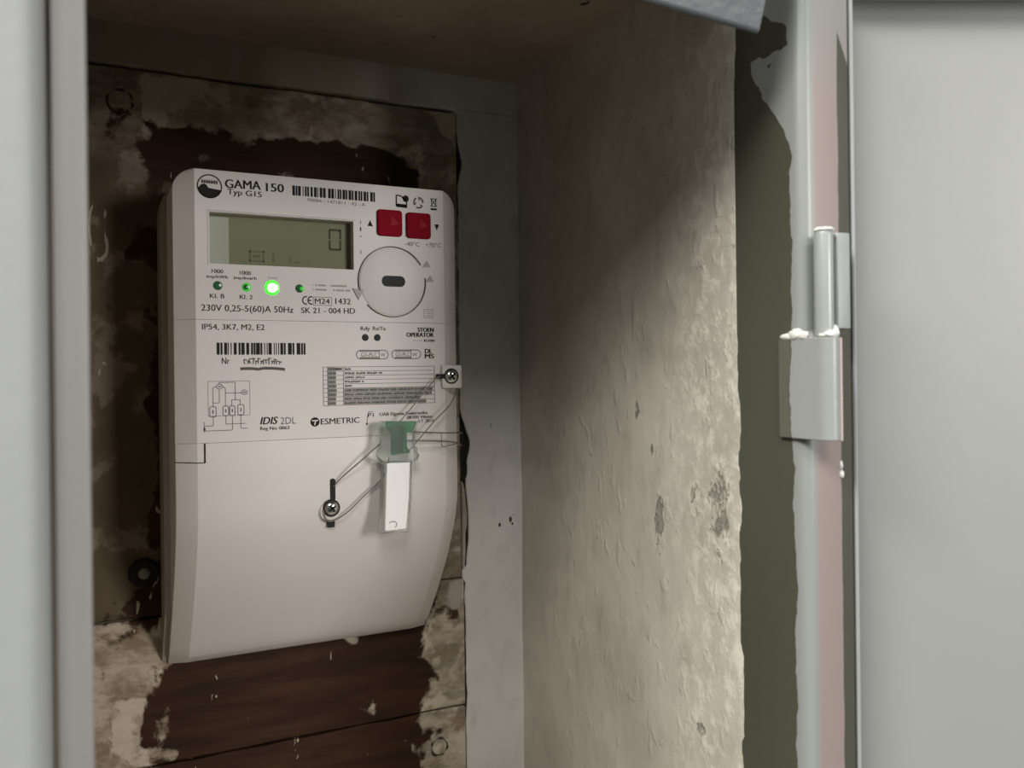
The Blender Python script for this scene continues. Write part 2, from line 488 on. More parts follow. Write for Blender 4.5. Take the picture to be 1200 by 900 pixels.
# plugged screw holes ringed by cracks
for cx, cz, r, sd in ((0.0158, 0.1300, 0.0056, 1), (0.1727, -0.2060, 0.0047, 2)):
    rg = MB(); vs = []; fs = []; n = 48
    for k in range(n):
        a = 2 * math.pi * k / n
        ro = r * (1 + .10 * nz(a * 2, sd) + .05 * nz(a * 7, sd)); wd = .0007 * max(0.03, .35 + 1.5 * nz(a * 1.7 + 4, sd + 5))
        vs += [(cx + (ro - wd) * math.cos(a), YB - .0003, cz + (ro - wd) * math.sin(a)), (cx + (ro + wd) * math.cos(a), YB - .0003, cz + (ro + wd) * math.sin(a))]
    fs = [(2 * k, 2 * k + 1, (2 * k + 3) % (2 * n), (2 * k + 2) % (2 * n)) for k in range(n)]
    rg.add(vs, fs)
    pg = MB().lathe_y(cx, cz, [(r * .5, YB - .0008), (r * .85, YB - .0006), (r * .93, YB + .001)], 28).build('screw_plug', 'planks', board, smooth=True)
    rg.build('crack_ring', 'mortar', pg)
# dark bolt beside the meter
bx, bz = 0.0238, -0.0925
bo = MB().lathe_y(bx, bz, [(.0030, YB - .0030), (.0058, YB - .0028), (.0070, YB - .0012), (.0072, YB + .002)], 9).build('bolt_washer', 'black', board)
MB().lathe_y(bx, bz, [(.0010, YB - .0062), (.0022, YB - .0056), (.0027, YB - .004), (.0027, YB - .002)], 12).build('bolt_head', 'bolt', bo, smooth=True)

# ------------------------------------------------------------------ steel door frame
frame = tag(empty('trim_1', (0, 0, 0)), kind='structure')
def arc(cx, cy, r, a0, a1, n=8):
    return [(cx + r * math.cos(math.radians(a0 + (a1 - a0) * i / n)), cy + r * math.sin(math.radians(a0 + (a1 - a0) * i / n))) for i in range(n + 1)]
XJ, YJ = 0.2254, 0.2217
r = 0.0042
prof = [(XJ, 0.2560)] + arc(XJ + r, YJ + r, r, 180, 270) + arc(0.2487 - .0008, YJ + .0008, .0008, 270, 360, 3) + [(0.2487, 0.2300), (0.2400, 0.2300), (0.2400, 0.2560)]
MB().prism_xy(prof, FL, 0.20, 1).build('jamb', 'jamb', frame, smooth=True)
# left jamb: dull rebate strip and a brighter rounded front face standing forward of it
MB().prism_xy([(0.0010, 0.2400)] + arc(.0010 - .001, YJ + .001, .001, 0, -90, 4) + [(-0.0062, YJ), (-0.0066, YJ + .0006), (-0.0066, 0.2400)], FL, 0.20).build('rebate_strip', 'rebate', frame, smooth=True)
r = 0.0050
MB().prism_xy([(-0.0074, 0.2350)] + arc(-0.0074 - r, 0.2105 + r, r, 0, -90, 10) + [(-0.075, 0.2105), (-0.075, 0.2350)], FL, 0.20).build('jamb', 'grey', frame, smooth=True)
# head bar
hd = MB()
zb = 0.1160
yz = [(.2225, zb), (.2208, zb + .0006), (.2105, zb + .030), (.2105, zb + .055), (.2400, zb + .055), (.2400, zb + .020), (.2240, zb + .0018)]
k = len(yz)
hd.add([(x, y, z + dz) for x, dz in ((-0.0065, .0098), (0.2062, -.0017)) for y, z in yz], [tuple(range(k)), tuple(range(k, 2 * k))] + [(i, (i + 1) % k, (i + 1) % k + k, i + k) for i in range(k)])
hd.build('head_bar', 'head', frame, bevel=.0008)
MB().box(-0.0065, 0.2400, 0.2300, 0.2400, zb + .0460, zb + .084).build('head_channel', 'olive', frame, bevel=.0008)

# ------------------------------------------------------------------ door, opened past square
A = math.radians(25)
d = Vector((math.cos(A), -math.sin(A), 0)); nn = Vector((-math.sin(A), -math.cos(A), 0))
tip = Vector((0.2493, 0.2217, 0)); base = tip - nn * 0.015
DT = 0.1405
def dp(s, t): p = base + d * s + nn * t; return (p.x, p.y)
dm = MB()
dm.prism_xy([dp(.0016, 0), dp(.0026, .0), dp(.3, 0), dp(.3, -.0015), dp(0, -.0015), dp(0, 0)], FL - .01, DT)
door = struct(dm, 'door_1', 'door', base=(base.x, base.y, 0))
fl_ = MB().prism_xy([dp(0, 0), dp(.0001, 0.0137), dp(.0003, .0146), dp(.0009, .015), dp(.0014, .0148), dp(.0016, .0140), dp(.0016, 0)], FL - .01, DT)
fo = fl_.build('edge_flange', 'grey', door, smooth=True)
ol = MB().prism_xy([dp(-.0003, .0005), dp(-.0003, .0132), dp(0, .0134), dp(0, .0005)], FL - .01, 0.114)
ol.build('olive_edge', 'olive', door)
MB().prism_xy([dp(0.0016, .0001), dp(.0016, .014), dp(.3, .014), dp(.3, .0001)], DT, DT + .0015).build('top_flange', 'door', door)

# ------------------------------------------------------------------ hinge
hb = (0.2274, 0.2132, -0.0245)
hinge = tag(empty('door_hinge', hb), 'grey painted steel butt hinge joining right door jamb and open door', 'hinge')
AX, AY = 0.2275, 0.2134
r = 0.0042
pl = MB().prism_xy([(XJ + .0004, .2326), (XJ - .0014, .2326), (XJ - .0018, .2322)] + arc(AX, AY, r, 180, 400, 20) + arc(AX, AY, r - .0016, 400, 180, 20) + [(XJ + .0004, .2200)], -0.0243, 0.0109)
plo = pl.build('frame_leaf', 'plate', hinge, smooth=True, bevel=.0003)
MB().prism_xy(arc(AX, AY, .0029, 0, 350, 18), -.0240, .0106).build('pin', 'barrel', hinge, smooth=True)
MB().prism_xy([(.2297, .2100), (.2303, .2093), (.2313, .2103), (.2307, .2110)], -.0246, .0107).build('rolled_edge', 'pink', hinge, bevel=.0003)
up = MB()
n = 22
vs = []; fs = []
profz = [(.0031, .0113), (.0032, .0125), (.0032, .0462), (.0030, .0470), (.0016, .0478)]
AX2, AY2 = 0.2271, 0.2140
for rr, z in profz: vs += [(AX2 + rr * math.cos(2 * math.pi * k / n), AY2 + rr * math.sin(2 * math.pi * k / n), z) for k in range(n)]
for i in range(len(profz) - 1): fs += [(i * n + k, i * n + (k + 1) % n, (i + 1) * n + (k + 1) % n, (i + 1) * n + k) for k in range(n)]
fs += [tuple(range(n)), tuple(range((len(profz) - 1) * n, len(profz) * n))]
up.add(vs, fs)
up.build('knuckle', 'barrel', hinge, smooth=True)
dl = MB().prism_xy([(.2296, .2168), (.2318, .2160), (.2326, .2130), (.2378, .2126), (.2388, .2132), (.2470, .2262), (.2452, .2270), (.2374, .2146), (.2336, .2148), (.2328, .2176), (.2300, .2184)], .0140, .0472)
dl.build('door_leaf', 'barrel', hinge, smooth=True, bevel=.0003)
def blob(name, c, s, seed, parent, mat='drip'):
    bm = bmesh.new()
    bmesh.ops.create_icosphere(bm, subdivisions=3, radius=1)
    b = Vector(parent['base'])
    for v in bm.verts:
        k = 1 + .28 * noise.noise(v.co * 1.9 + Vector((seed, seed * .7, 0)))
        v.co = Vector((v.co.x * s[0], v.co.y * s[1], v.co.z * s[2])) * k + Vector(c) - b
    me = bpy.data.meshes.new(name); bm.to_mesh(me); bm.free()
    for p in me.polygons: p.use_smooth = True
    me.materials.append(M[mat])
    o = bpy.data.objects.new(name, me); COL.objects.link(o); o.parent = parent
    return o
for i, (c, s) in enumerate([((.2243, .2285, .0117), (.0010, .0034, .0012)), ((.2240, .2240, .0124), (.0014, .0032, .0022)), ((.2238, .2205, .0119), (.0010, .0026, .0015)),
                            ((.2268, .2106, .0120), (.0030, .0016, .0013)), ((.2296, .2120, .0128), (.0016, .0016, .0022)), ((.2254, .2125, .0116), (.0020, .0020, .0008)),
                            ((.2271, .2138, .0478), (.0033, .0033, .0010))]):
    blob('paint_drip', c, s, i + 1.3, hinge)
for i, (c, s) in enumerate([((.2425, .2218, -.0345), (.0010, .0009, .0016)), ((.2428, .2217, -.0378), (.0011, .0009, .0015))]):
    blob('paint_drip', c, s, i + 8.3, frame)

# ------------------------------------------------------------------ electricity meter
XO, YF, ZO = 0.0985, 0.385, -0.0236
def Pm(u, v, dep=0.0): return (XO + u / 1000, YF + dep / 1000, ZO + v / 1000)     # millimetres on the meter face
meter = tag(empty('electricity_meter', (XO, YB - .001, ZO - .113)), 'white single-phase electricity meter with display and two red buttons on plank board', 'meter')
RL, RR, OL, OR, BD, DB = -56.2, 57.7, -64.5, 66.0, 5.9, 55.2
TOPZ = 112.4
prof_c = [(-34, 0), (-40, .8), (-46, 2.6), (-52, 5), (-58, 8), (-64, 11.2), (-70, 14.8), (-76, 18.8), (-82, 23), (-88, 27.4), (-94, 32), (-100, 36.6), (-105, 40.6), (-109, 44.4), (-112, 48.4), (-113.6, 52)]
def yfront(v):
    if v >= -34: return 0
    for (a, p), (b, q) in zip(prof_c, prof_c[1:]):
        if v >= b: return p + (q - p) * (a - v) / (a - b)
    return prof_c[-1][1]
def shell(rows, cols, hole=None, hd=0):
    """lofts the bevelled cover; rows and cols are the grid lines; hole = (u0,u1,v0,v1)"""
    mbs = MB(); vs = []; fs = []
    rings = []
    for v in rows:
        ins = 0
        q = 8.3
        if v > TOPZ - q: ins = q - math.sqrt(max(0, q * q - (v - (TOPZ - q)) ** 2))
        yf = yfront(v)
        ol, orr = OL + ins, OR - ins
        ol = min(ol, RL - .02); orr = max(orr, RR + .02)
        f = 1 - .8 * (ins / q)
        ring = [(ol, DB), (ol, min(yf + BD * f, DB - .5)), (RL, yf)] + [(c, yf) for c in cols] + [(RR, yf), (orr, min(yf + BD * f, DB - .5)), (orr, DB)]
        rings.append([Pm(u, v, y) for u, y in ring])
    nr = len(rings[0])
    for rg in rings: vs += rg
    allc = [None, None, RL] + list(cols) + [RR, None, None]
    for i in range(len(rows) - 1):
        for j in range(nr - 1):
            if hole and allc[j] is not None and allc[j + 1] is not None:
                uc = (allc[j] + allc[j + 1]) / 2; vc = (rows[i] + rows[i + 1]) / 2
                if hole[0] < uc < hole[1] and min(hole[2:]) < vc < max(hole[2:]): continue
            a = i * nr + j
            fs.append((a, a + 1, a + nr + 1, a + nr))
    for i in (0, len(rows) - 1):
        fs.append(tuple(range(i * nr, i * nr + nr)))
    mbs.add(vs, fs)
    if hole:
        u0, u1, v0, v1 = hole
        q = [(u0, v0), (u1, v0), (u1, v1), (u0, v1)]
        mbs.add([Pm(u, v, 0) for u, v in q] + [Pm(u, v, hd) for u, v in q], [(i, (i + 1) % 4, (i + 1) % 4 + 4, i + 4) for i in range(4)])
    return mbs
LC = (-50.3, 12.9, 94.4, 72.2)
top_rows = [48.04, 60, 72.2, 94.4, TOPZ - 8.3] + [TOPZ - 8.3 + 8.3 * math.sin(math.radians(a)) for a in (12, 24, 36, 48, 60, 70, 80, 90)]
shell(top_rows, [LC[0], LC[1]], LC, 5.6).build('display_cover', 'plastic', meter, bevel=.0002)
shell([-4.9, 10, 30, 47.97], []).build('label_cover', 'plastic', meter, bevel=.00012)
shell([p[0] for p in prof_c[::-1]] + [-20, -5.0], []).build('terminal_cover', 'plastic', meter, smooth=True, bevel=.0002)
# rear housing, a touch wider than the covers
rows = [-112, -104, -96, -88, -82, -70, 100, 106, 108.5]
vs = []; fs = []
for v in rows:
    yb = max(34, yfront(v) + 9.5 if v < -34 else 0)
    yb = min(yb, 55)
    e = 0 if v <= 100 else (1.2 if v < 107 else 4)
    vs += [Pm(-67.2 + e, v, 55.8), Pm(-67.2 + e, v, yb), Pm(67.0 - e, v, yb), Pm(67.0 - e, v, 55.8)]
for i in range(len(rows) - 1):
    for j in range(4):
        a, b = i * 4 + j, i * 4 + (j + 1) % 4
        fs.append((a, b, b + 4, a + 4))
fs += [(0, 1, 2, 3), tuple(range(len(rows) * 4 - 4, len(rows) * 4))]
MB().add(vs, fs).build('rear_housing', 'base', meter, bevel=.0006)

EPS = -0.06     # mm proud of the face
def mmbox(mb, u0, u1, v0, v1, d0, d1):
    a = Pm(u0, v0, d0); b = Pm(u1, v1, d1)
    mb.box(min(a[0], b[0]), max(a[0], b[0]), min(a[1], b[1]), max(a[1], b[1]), min(a[2], b[2]), max(a[2], b[2]))
def stroke(mb, u0, v0, u1, v1, w, dep=EPS):
    p = Vector((u0, v0)); q = Vector((u1, v1)); t = (q - p)
    if t.length < 1e-6: return
    t.normalize(); n = Vector((-t.y, t.x)) * w / 2
    mb.prism_xz([(Pm(c.x, c.y)[0], Pm(c.x, c.y)[2]) for c in (p + n, p - n, q - n, q + n)], YF + dep / 1000, YF + .00003)
def rrect(u0, u1, v0, v1, r, n=5):
    pts = []
    for cx, cz, a in ((u1 - r, v1 - r, 0), (u0 + r, v1 - r, 90), (u0 + r, v0 + r, 180), (u1 - r, v0 + r, 270)):
        pts += [(cx + r * math.cos(math.radians(a + 90 * i / n)), cz + r * math.sin(math.radians(a + 90 * i / n))) for i in range(n + 1)]
    return pts
def mmprism(mb, pts, d0, d1):
    mb.prism_xz([(Pm(u, v)[0], Pm(u, v)[2]) for u, v in pts], YF + d0 / 1000, YF + d1 / 1000); return mb
def outline(mb, pts, w):
    for a, b in zip(pts, pts[1:] + pts[:1]): stroke(mb, *a, *b, w)

# display
mb = MB(); mmbox(mb, LC[0], LC[1], LC[3], LC[2], 5.0, 5.6)
lcd = mb.build('lcd_display', 'lcdbg', meter)
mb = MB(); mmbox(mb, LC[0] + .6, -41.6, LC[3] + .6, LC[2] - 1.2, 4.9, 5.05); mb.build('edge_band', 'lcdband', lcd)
mb = MB()
def seg(u0, v0, u1, v1): mmbox(mb, u0, u1, v0, v1, 4.93, 5.05)
seg(3.1, 81.2, 8.2, 82.2); seg(3.3, 90.2, 8.4, 91.2)
for u in (2.6, 7.6):
    seg(u, 81.6, u + 1.0, 86.0); seg(u, 86.5, u + 1.0, 90.9)
mb.build('digit', 'seg', lcd)
mb = MB()
for (u0, u1, v0, v1) in ((-33, -26.5, 78.6, 79.2), (-33, -26.5, 74.4, 75), (-33, -32.4, 74.4, 79.2), (-27.1, -26.5, 74.4, 79.2), (-31.5, -28.3, 76.2, 77.4), (-22.9, -22.2, 74.4, 79), (-15.5, -14.8, 74.6, 77), (-13.5, -11, 74.6, 75.2)):
    mmbox(mb, u0, u1, v0, v1, 4.94, 5.05)
mb.build('indicator_symbol', 'seg2', lcd)
mb = MB()
for s_ in ((LC[0] - .9, LC[2] + .6, LC[1] + .9, LC[2] + .6), (LC[0] - .7, LC[3] - .5, LC[0] - .7, LC[2] + .6)): stroke(mb, *s_, .22)
mb.build('window_rim', 'ink3', lcd)
# red buttons with a moulded triangle
for (u0, u1, v0, v1) in ((24.3, 36.5, 88.6, 101.0), (38.6, 50.9, 88.3, 100.6)):
    mb = MB(); mmprism(mb, rrect(u0, u1, v0, v1, 1.6), -1.3, 1)
    bt = mb.build('button', 'red', meter, bevel=.0006, seg=3)
    uc, vc = (u0 + u1) / 2, (v0 + v1) / 2
    mb = MB(); mmprism(mb, [(uc + .8, vc + 3.4), (uc + .2, vc - 1.3), (uc + 4.6, vc - .6)], -1.42, -1.2); mb.build('triangle_mark', 'red2', bt)
# optical port
pc = (31.5, 67.2)
mb = MB(); mb.lathe_y(*[Pm(*pc)[i] for i in (0, 2)], [(.0150, YF - .0004), (.0158, YF - .00025), (.0160, YF + .0005)], 56)
port = mb.build('optical_port', 'plastic', meter, smooth=True)
mb = MB()
def arcstroke(a0, a1, r, w, n=40):
    for i in range(n):
        t0, t1 = (math.radians(a0 + (a1 - a0) * (i + k) / n) for k in (0, 1))
        stroke(mb, pc[0] + r * math.cos(t0), pc[1] + r * math.sin(t0), pc[0] + r * math.cos(t1), pc[1] + r * math.sin(t1), w, -.5)
arcstroke(31, 196, 16.5, .42); arcstroke(222, 368, 16.5, .42)
mb.build('port_ring', 'ink2', port)
mb = MB(); mmprism(mb, rrect(26.2, 37.7, 64.9, 70.0, 2.4), -.55, 0); mb.build('port_slot', 'black', port)
mb = MB(); mmprism(mb, [(12.2, 63.5), (17.6, 63.0), (15.0, 58.3)], -.5, .1); mb.build('index_nub', 'moulded', port)
mb = MB()
for c in ((48.5, 76.2), (50.2, 69.3)):
    mmprism(mb, [(c[0] - 2.2, c[1] - 1.6), (c[0] + 2.4, c[1] - 1.2), (c[0] + .3, c[1] + 1.8)], -.08, .05)
mb.build('lock_mark', 'moulded', port)
# indicator lamps
def led(u, v, r, mat, halo=None, core=None):
    c = [Pm(u, v)[i] for i in (0, 2)]
    o = MB().lathe_y(*c, [(r * .3, YF - .0009), (r * .75, YF - .0006), (r, YF + .0004)], 20).build('indicator_led', mat, meter, smooth=True)
    if halo: MB().lathe_y(*c, [(r, YF - .0004), (r * 1.28, YF - .00015), (r * 1.34, YF + .0003)], 24).build('led_halo', halo, o, smooth=True)
    if core: MB().lathe_y(c[0] - .0003, c[1], [(r * .15, YF - .0013), (r * .45, YF - .0011), (r * .62, YF - .0002)], 16).build('led_core', core, o, smooth=True)
led(-47.1, 62.7, .0022, 'ledoff')
led(-35.2, 62.4, .0022, 'leddim', None, 'ledoff')
led(-24.2, 62.5, .0026, 'ledon', 'ledhalo')
led(-12.1, 62.6, .0021, 'ledoff')
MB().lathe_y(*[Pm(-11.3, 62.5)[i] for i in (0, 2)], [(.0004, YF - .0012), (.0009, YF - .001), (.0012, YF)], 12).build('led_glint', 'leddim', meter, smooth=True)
for u in (18.0, 23.8):
    MB().lathe_y(*[Pm(u, 40.86)[i] for i in (0, 2)], [(.0011, YF - .0002), (.0016, YF - .00015), (.0017, YF + .0002)], 18).build('status_led', 'black', meter, smooth=True)

# printing -----------------------------------------------------------------
TX = [
("GAMA",-43.51,105.14,-28.59,105.49,3.7,'b'),("150",-26.21,105.13,-18.59,105.2,3.58,'b'),("Typ G15",-42.66,102.46,-28.26,102.2,2.4,'m'),
("P0084 - 1471811 - 42 - A",-8.0,102.05,18.74,101.85,1.4,'g'),("-40°C   +70°C",37.94,84.61,56.43,84.75,1.9,'g'),
("1000",-49.55,68.14,-44.82,68.04,1.65,'n'),("imp/kWh",-51.66,65.93,-42.98,65.87,1.3,'n'),("1000",-37.9,67.85,-33.22,67.74,1.67,'n'),
("imp/kvarh",-40.42,65.78,-30.84,65.78,1.3,'n'),("Ready",-25.92,66.44,-21.48,66.42,1.1,'f'),
("Kl. B",-50.37,57.3,-44.42,57.3,1.85,'n'),("Kl. 2",-38.02,57.2,-32.61,57.2,1.86,'n'),("230V 0,25-5(60)A 50Hz",-53.96,51.78,-14.97,51.64,2.7,'n'),
("M24",-5.28,55.96,1.47,55.96,2.4,'n'),("1432",4.11,56.06,11.29,56.05,2.6,'n'),("SK 21 - 004 HD",-11.48,51.6,13.25,51.8,2.5,'n'),
("IP54, 3K7, M2, E2",-53.71,43.77,-27.66,43.8,2.37,'n'),("Nr",-45.8,28.96,-42.62,28.96,2.7,'n'),
("IDIS",-29.98,2.24,-22.38,2.26,3.19,'i'),("2DL",-21.19,2.02,-14.42,2.07,3.03,'t'),("Reg No: 0063",-30.01,-0.22,-17.4,-0.3,1.45,'m'),
("ESMETRIC",-3.22,1.25,14.78,1.4,2.6,'m'),("P1",18.9,3.89,21.51,3.92,1.79,'n'),("UAB Elgama-Elektronika",24.52,4.2,48.35,4.35,1.5,'m'),
("08300 Vilnius",37.96,2.35,50.83,2.44,1.45,'m'),("LT 2016",43.83,0.35,51.81,0.39,1.5,'m'),
("Rdy",15.79,44.2,20.28,44.2,1.75,'n'),("Rx/Tx",21.72,44.26,27.94,44.26,1.75,'n'),("STOEN",43.86,43.81,51.93,43.81,2.0,'b'),
("OPERATOR",38.24,41.35,51.9,41.4,2.0,'b'),("grupa",41.5,39.3,46.2,39.3,.9,'f'),("e.on",47.06,39.1,52.31,39.1,1.5,'b'),
("DL",47.42,33.45,51.0,33.45,2.2,'b'),("MS",47.39,31.1,51.99,31.1,2.1,'b'),
("G3-PLC",15.8,31.95,23.6,31.95,1.75,'g'),("W",25.3,31.95,27.6,31.95,1.6,'g'),("G3-PLC",32.6,32.15,39.6,32.15,1.75,'g'),("W",40.9,32.15,43.4,32.15,1.6,'g')]
STY = {'b': (.016, 'ink'), 'm': (.010, 'ink'), 'n': (.014, 'ink'), 't': (0, 'ink2'), 'g': (.004, 'ink2'), 'f': (0, 'ink3'), 'i': (.028, 'ink')}
BOLD = {'b': (-.16, -.08, 0, .08, .16), 'i': (-.14, 0, .14), 'm': (-.07, .07), 'n': (-.05, .05), 'g': (0,), 't': (0,), 'f': (0,)}
tmp = []
for t in TX + [("H", 0, 0, 1, 0, 1, 'n')]:
    cu = bpy.data.curves.new('txt', 'FONT'); cu.body = t[0]; cu.size = 1; cu.resolution_u = 3
    if t[6] == 'i': cu.shear = .25
    o = bpy.data.objects.new('txt', cu); COL.objects.link(o); tmp.append(o)
dg = bpy.context.evaluated_depsgraph_get(); dg.update()
mes = [bpy.data.meshes.new_from_object(o.evaluated_get(dg)) for o in tmp]
CAP = max(v.co.y for v in mes[-1].vertices)
mb_base = Vector(meter['base'])
for t, me in zip(TX, mes):
    s, u0, v0, u1, v1, h, st = t
    xs = [v.co.x for v in me.vertices]; xa, xb = min(xs), max(xs)
    L = math.hypot(u1 - u0, v1 - v0); ang = math.atan2(v1 - v0, u1 - u0)
    for v in me.vertices:
        a = (v.co.x - xa) / (xb - xa) * L; b = v.co.y / CAP * h
        v.co = Vector(Pm(u0 + a * math.cos(ang) - b * math.sin(ang), v0 + a * math.sin(ang) + b * math.cos(ang), EPS - .01)) - mb_base
    vs = [tuple(v.co) for v in me.vertices]; fs = [tuple(p.vertices) for p in me.polygons]
    me = bpy.data.meshes.new('printed_text')
    shifts = BOLD[st]
    me.from_pydata([(x + dx / 1000, y - .000004 * q, z) for q, dx in enumerate(shifts) for x, y, z in vs], [], [tuple(i + q * len(vs) for i in f) for q in range(len(shifts)) for f in fs])
    me.materials.append(M[STY[st][1]])
    ob = bpy.data.objects.new('printed_text', me); COL.objects.link(ob); ob.parent = meter
for o in tmp:
    cu = o.data; bpy.data.objects.remove(o); bpy.data.curves.remove(cu)

def barcode(u0, u1, v0, v1, pat):
    """pat: runs of bar and gap widths"""
    mb = MB(); tot = sum(pat); u = u0
    for i, p in enumerate(pat):
        wd = p / tot * (u1 - u0)
        if i % 2 == 0: mmbox(mb, u, u + wd, v0, v1, EPS, .02)
        u += wd
    mb.build('barcode', 'ink', meter)
barcode(-14.8, 23.5, 104.25, 108.7, [3,.6,2,.6,3,2,1,1.4,2,.6,2,1.6,2.4,1.4,3,.7,1,1.6,3,.7,3,2.6,3,.6,3,1.2,1,1.8,2,.5,2,1.2,3,.5,2,1.4,3,.6,2,1.4,3,1.2,2,.6,2,1.4,3,.6,2,2.2,3,.6,2])
barcode(-47.9, -9.75, 32.95, 38.15, [3,.8,2,1.6,3,.6,1,1.8,1,2,3,1.8,2,.7,3.4,1.6,3,1.8,2,.5,2,.5,4,.5,2,1.8,1,1.6,1,.8,3.4,2,1,1.2,1,1.4,1,1.2,3,.6,2,2.4,4,.7,2,2.4,4,.7,2,.7,2])
# maker's round badge
mb = MB(); lc = (-50.0, 105.2)
circ = [(lc[0] + 4.9 * math.cos(2 * math.pi * i / 40), lc[1] + 4.9 * math.sin(2 * math.pi * i / 40)) for i in range(40)]
outline(mb, circ, .55)
low = [(lc[0] + 4.9 * math.cos(math.radians(a)), lc[1] + 4.9 * math.sin(math.radians(a))) for a in range(190, 348, 6)]
hill = [(3.8, -1.2), (1.2, -.9), (-.6, -.6), (-1.2, .6), (-2.4, 1.0), (-3.6, .5), (-4.4, -.6)]
mmprism(mb, low + [(lc[0] + a, lc[1] + b) for a, b in hill], EPS, .02)
bd = mb.build('badge', 'ink', meter)
mb = MB()
for i in range(7): mmbox(mb, lc[0] - 3.3 + i * .98, lc[0] - 2.6 + i * .98, lc[1] + 1.1, lc[1] + 2.7, EPS, .02)
mmbox(mb, lc[0] - 3.3, lc[0] + 3.4, lc[1] + 1.7, lc[1] + 2.0, EPS, .02)
mb.build('badge_lettering', 'ink2', bd)
# small approval symbols
mb = MB()
outline(mb, [(33.9, 103.2), (39.0, 103.0), (39.0, 106), (36, 108.2), (33.9, 108.3)], .6)
mmprism(mb, [(33.9, 102.8), (39.2, 102.6), (39.2, 104.3), (33.9, 104.4)], EPS, .02)
mmprism(mb, [(38.6 + 1.6 * math.cos(a * .5), 107 + 1.6 * math.sin(a * .5)) for a in range(13)][:12], EPS, .02)
mb.build('approval_symbol', 'ink', meter)
mb = MB()
rc = (45.0, 105.6)
for k in range(3):
    for i in range(5):
        a0 = math.radians(120 * k + 18 * i); a1 = math.radians(120 * k + 18 * (i + 1))
        stroke(mb, rc[0] + 2.3 * math.cos(a0), rc[1] + 2.5 * math.sin(a0), rc[0] + 2.3 * math.cos(a1), rc[1] + 2.5 * math.sin(a1), .8)
    a = math.radians(120 * k + 60)
    stroke(mb, rc[0] + 1.2 * math.cos(a), rc[1] + 1.2 * math.sin(a), rc[0] + 2 * math.cos(a + .5), rc[1] + 2 * math.sin(a + .5), .5)
mb.build('approval_symbol', 'ink2', meter)
mb = MB()
outline(mb, [(51.6, 108), (54.0, 108), (53.7, 104.4), (51.9, 104.4)], .4)
stroke(mb, 51.1, 108.4, 54.5, 104.3, .35); stroke(mb, 51.1, 104.3, 54.5, 108.4, .35)
mmbox(mb, 51.2, 54.4, 102.6, 103.5, EPS, .02)
mb.build('approval_symbol', 'ink', meter)
mb = MB()
mmprism(mb, [(19.7, 92.8), (22.3, 92.8), (21.0, 95.6)], EPS, .02)
mb.build('arrow_mark', 'ink', meter)
mb = MB(); mmprism(mb, [(53.0, 95.8), (55.5, 95.8), (54.2, 92.9)], EPS, .02); mb.build('arrow_mark', 'ink', meter)
mb = MB()
for v0, v1, wd in ((93.5, 95, .35), (90.2, 92, .7), (87.6, 88.0, .9), (79.6, 81.4, .35)): mmbox(mb, 16.4 - wd / 2, 16.4 + wd / 2, v0, v1, EPS, .02)
mb.build('scale_mark', 'ink2', meter)
# CE mark and framed year
mb = MB()
for cx in (-9.3, -6.9):
    for i in range(8):
        a0 = math.radians(70 + 27.5 * i); a1 = math.radians(70 + 27.5 * (i + 1))
        stroke(mb, cx + 1.5 * math.cos(a0), 57.4 + 1.7 * math.sin(a0), cx + 1.5 * math.cos(a1), 57.4 + 1.7 * math.sin(a1), .55)
stroke(mb, -8.2, 57.4, -6.9, 57.4, .5)
mb.build('conformity_mark', 'ink', meter)
mb = MB(); outline(mb, [(-6.0, 55.3), (2.4, 55.3), (2.4, 59.0), (-6.0, 59.0)], .22); mb.build('year_frame', 'ink2', meter)
# faint two-line tariff legend
mb = MB(); rr_ = random.Random(3)
for v, spans in ((64.0, ((-6.3, -5.9), (-5, -4.2), (-3.7, -.2), (1.9, 2.3), (2.5, 9.6))), (62.0, ((-6.2, -5.8), (-5, 0.2), (3.2, 4.0), (4.4, 8.2), (8.8, 11.2)))):
    for a, b in spans: mmbox(mb, a, b, v, v + .75, EPS, .02)
mb.build('tariff_legend', 'ink3', meter)
mb = MB(); outline(mb, [(47.0, 54.6), (51.8, 54.6), (51.8, 50.6), (47.0, 50.6)], .3)
for q in (51.5, 52.6, 53.6): stroke(mb, 47.8, q, 51, q, .3)
mb.build('class_symbol', 'ink3', meter)
# serial number, smudged out
mb = MB(); rr_ = random.Random(9); u = -36.3
while u < -20.5:
    hgt = 1.2 + 1.8 * rr_.random(); v = 28.6 + rr_.random() * .6
    stroke(mb, u, v, u + rr_.uniform(-.5, .9), v + hgt, .5); stroke(mb, u - .3, v + hgt, u + 1.1, v + hgt - .3 * rr_.random(), .45)
    u += 1.15
pts = [(-38.2, 26.8), (-35, 26.9), (-32, 26.8), (-30.6, 26.5), (-28.5, 27), (-24, 26.9), (-20.5, 26.6), (-19.0, 26.3)]
for a, b in zip(pts, pts[1:]): stroke(mb, *a, *b, 1.25)
mb.build('smudged_number', 'ink2', meter)
# wiring diagram
mb = MB()
def pl_(*p):
    for a, b in zip(p, p[1:]): stroke(mb, *a, *b, .26)
outline(mb, [(-51.6, 21.5), (-34.3, 21.5), (-34.3, 6.6), (-51.6, 6.6)], .16)
for cu_, cv, r_ in ((-46.9, 19.2, 1.3), (-36.6, 16.6, 1.2)):
    outline(mb, [(cu_ + r_ * math.cos(i * .63), cv + r_ * .85 * math.sin(i * .63)) for i in range(10)], .3)
    stroke(mb, cu_ - .6, cv, cu_ + .6, cv, .5)
for u0, u1, v0, v1 in ((-51.0, -48.4, 6.2, 10.6), (-45.6, -43.2, 6.6, 10.8), (-42.8, -40.6, 6.6, 10.8), (-39.4, -36.8, 6.8, 11.2)):
    outline(mb, rrect(u0, u1, v0, v1, .6, 2), .32); stroke(mb, (u0 + u1) / 2, v0 + 1.4, (u0 + u1) / 2, v1 - 1.4, .5)
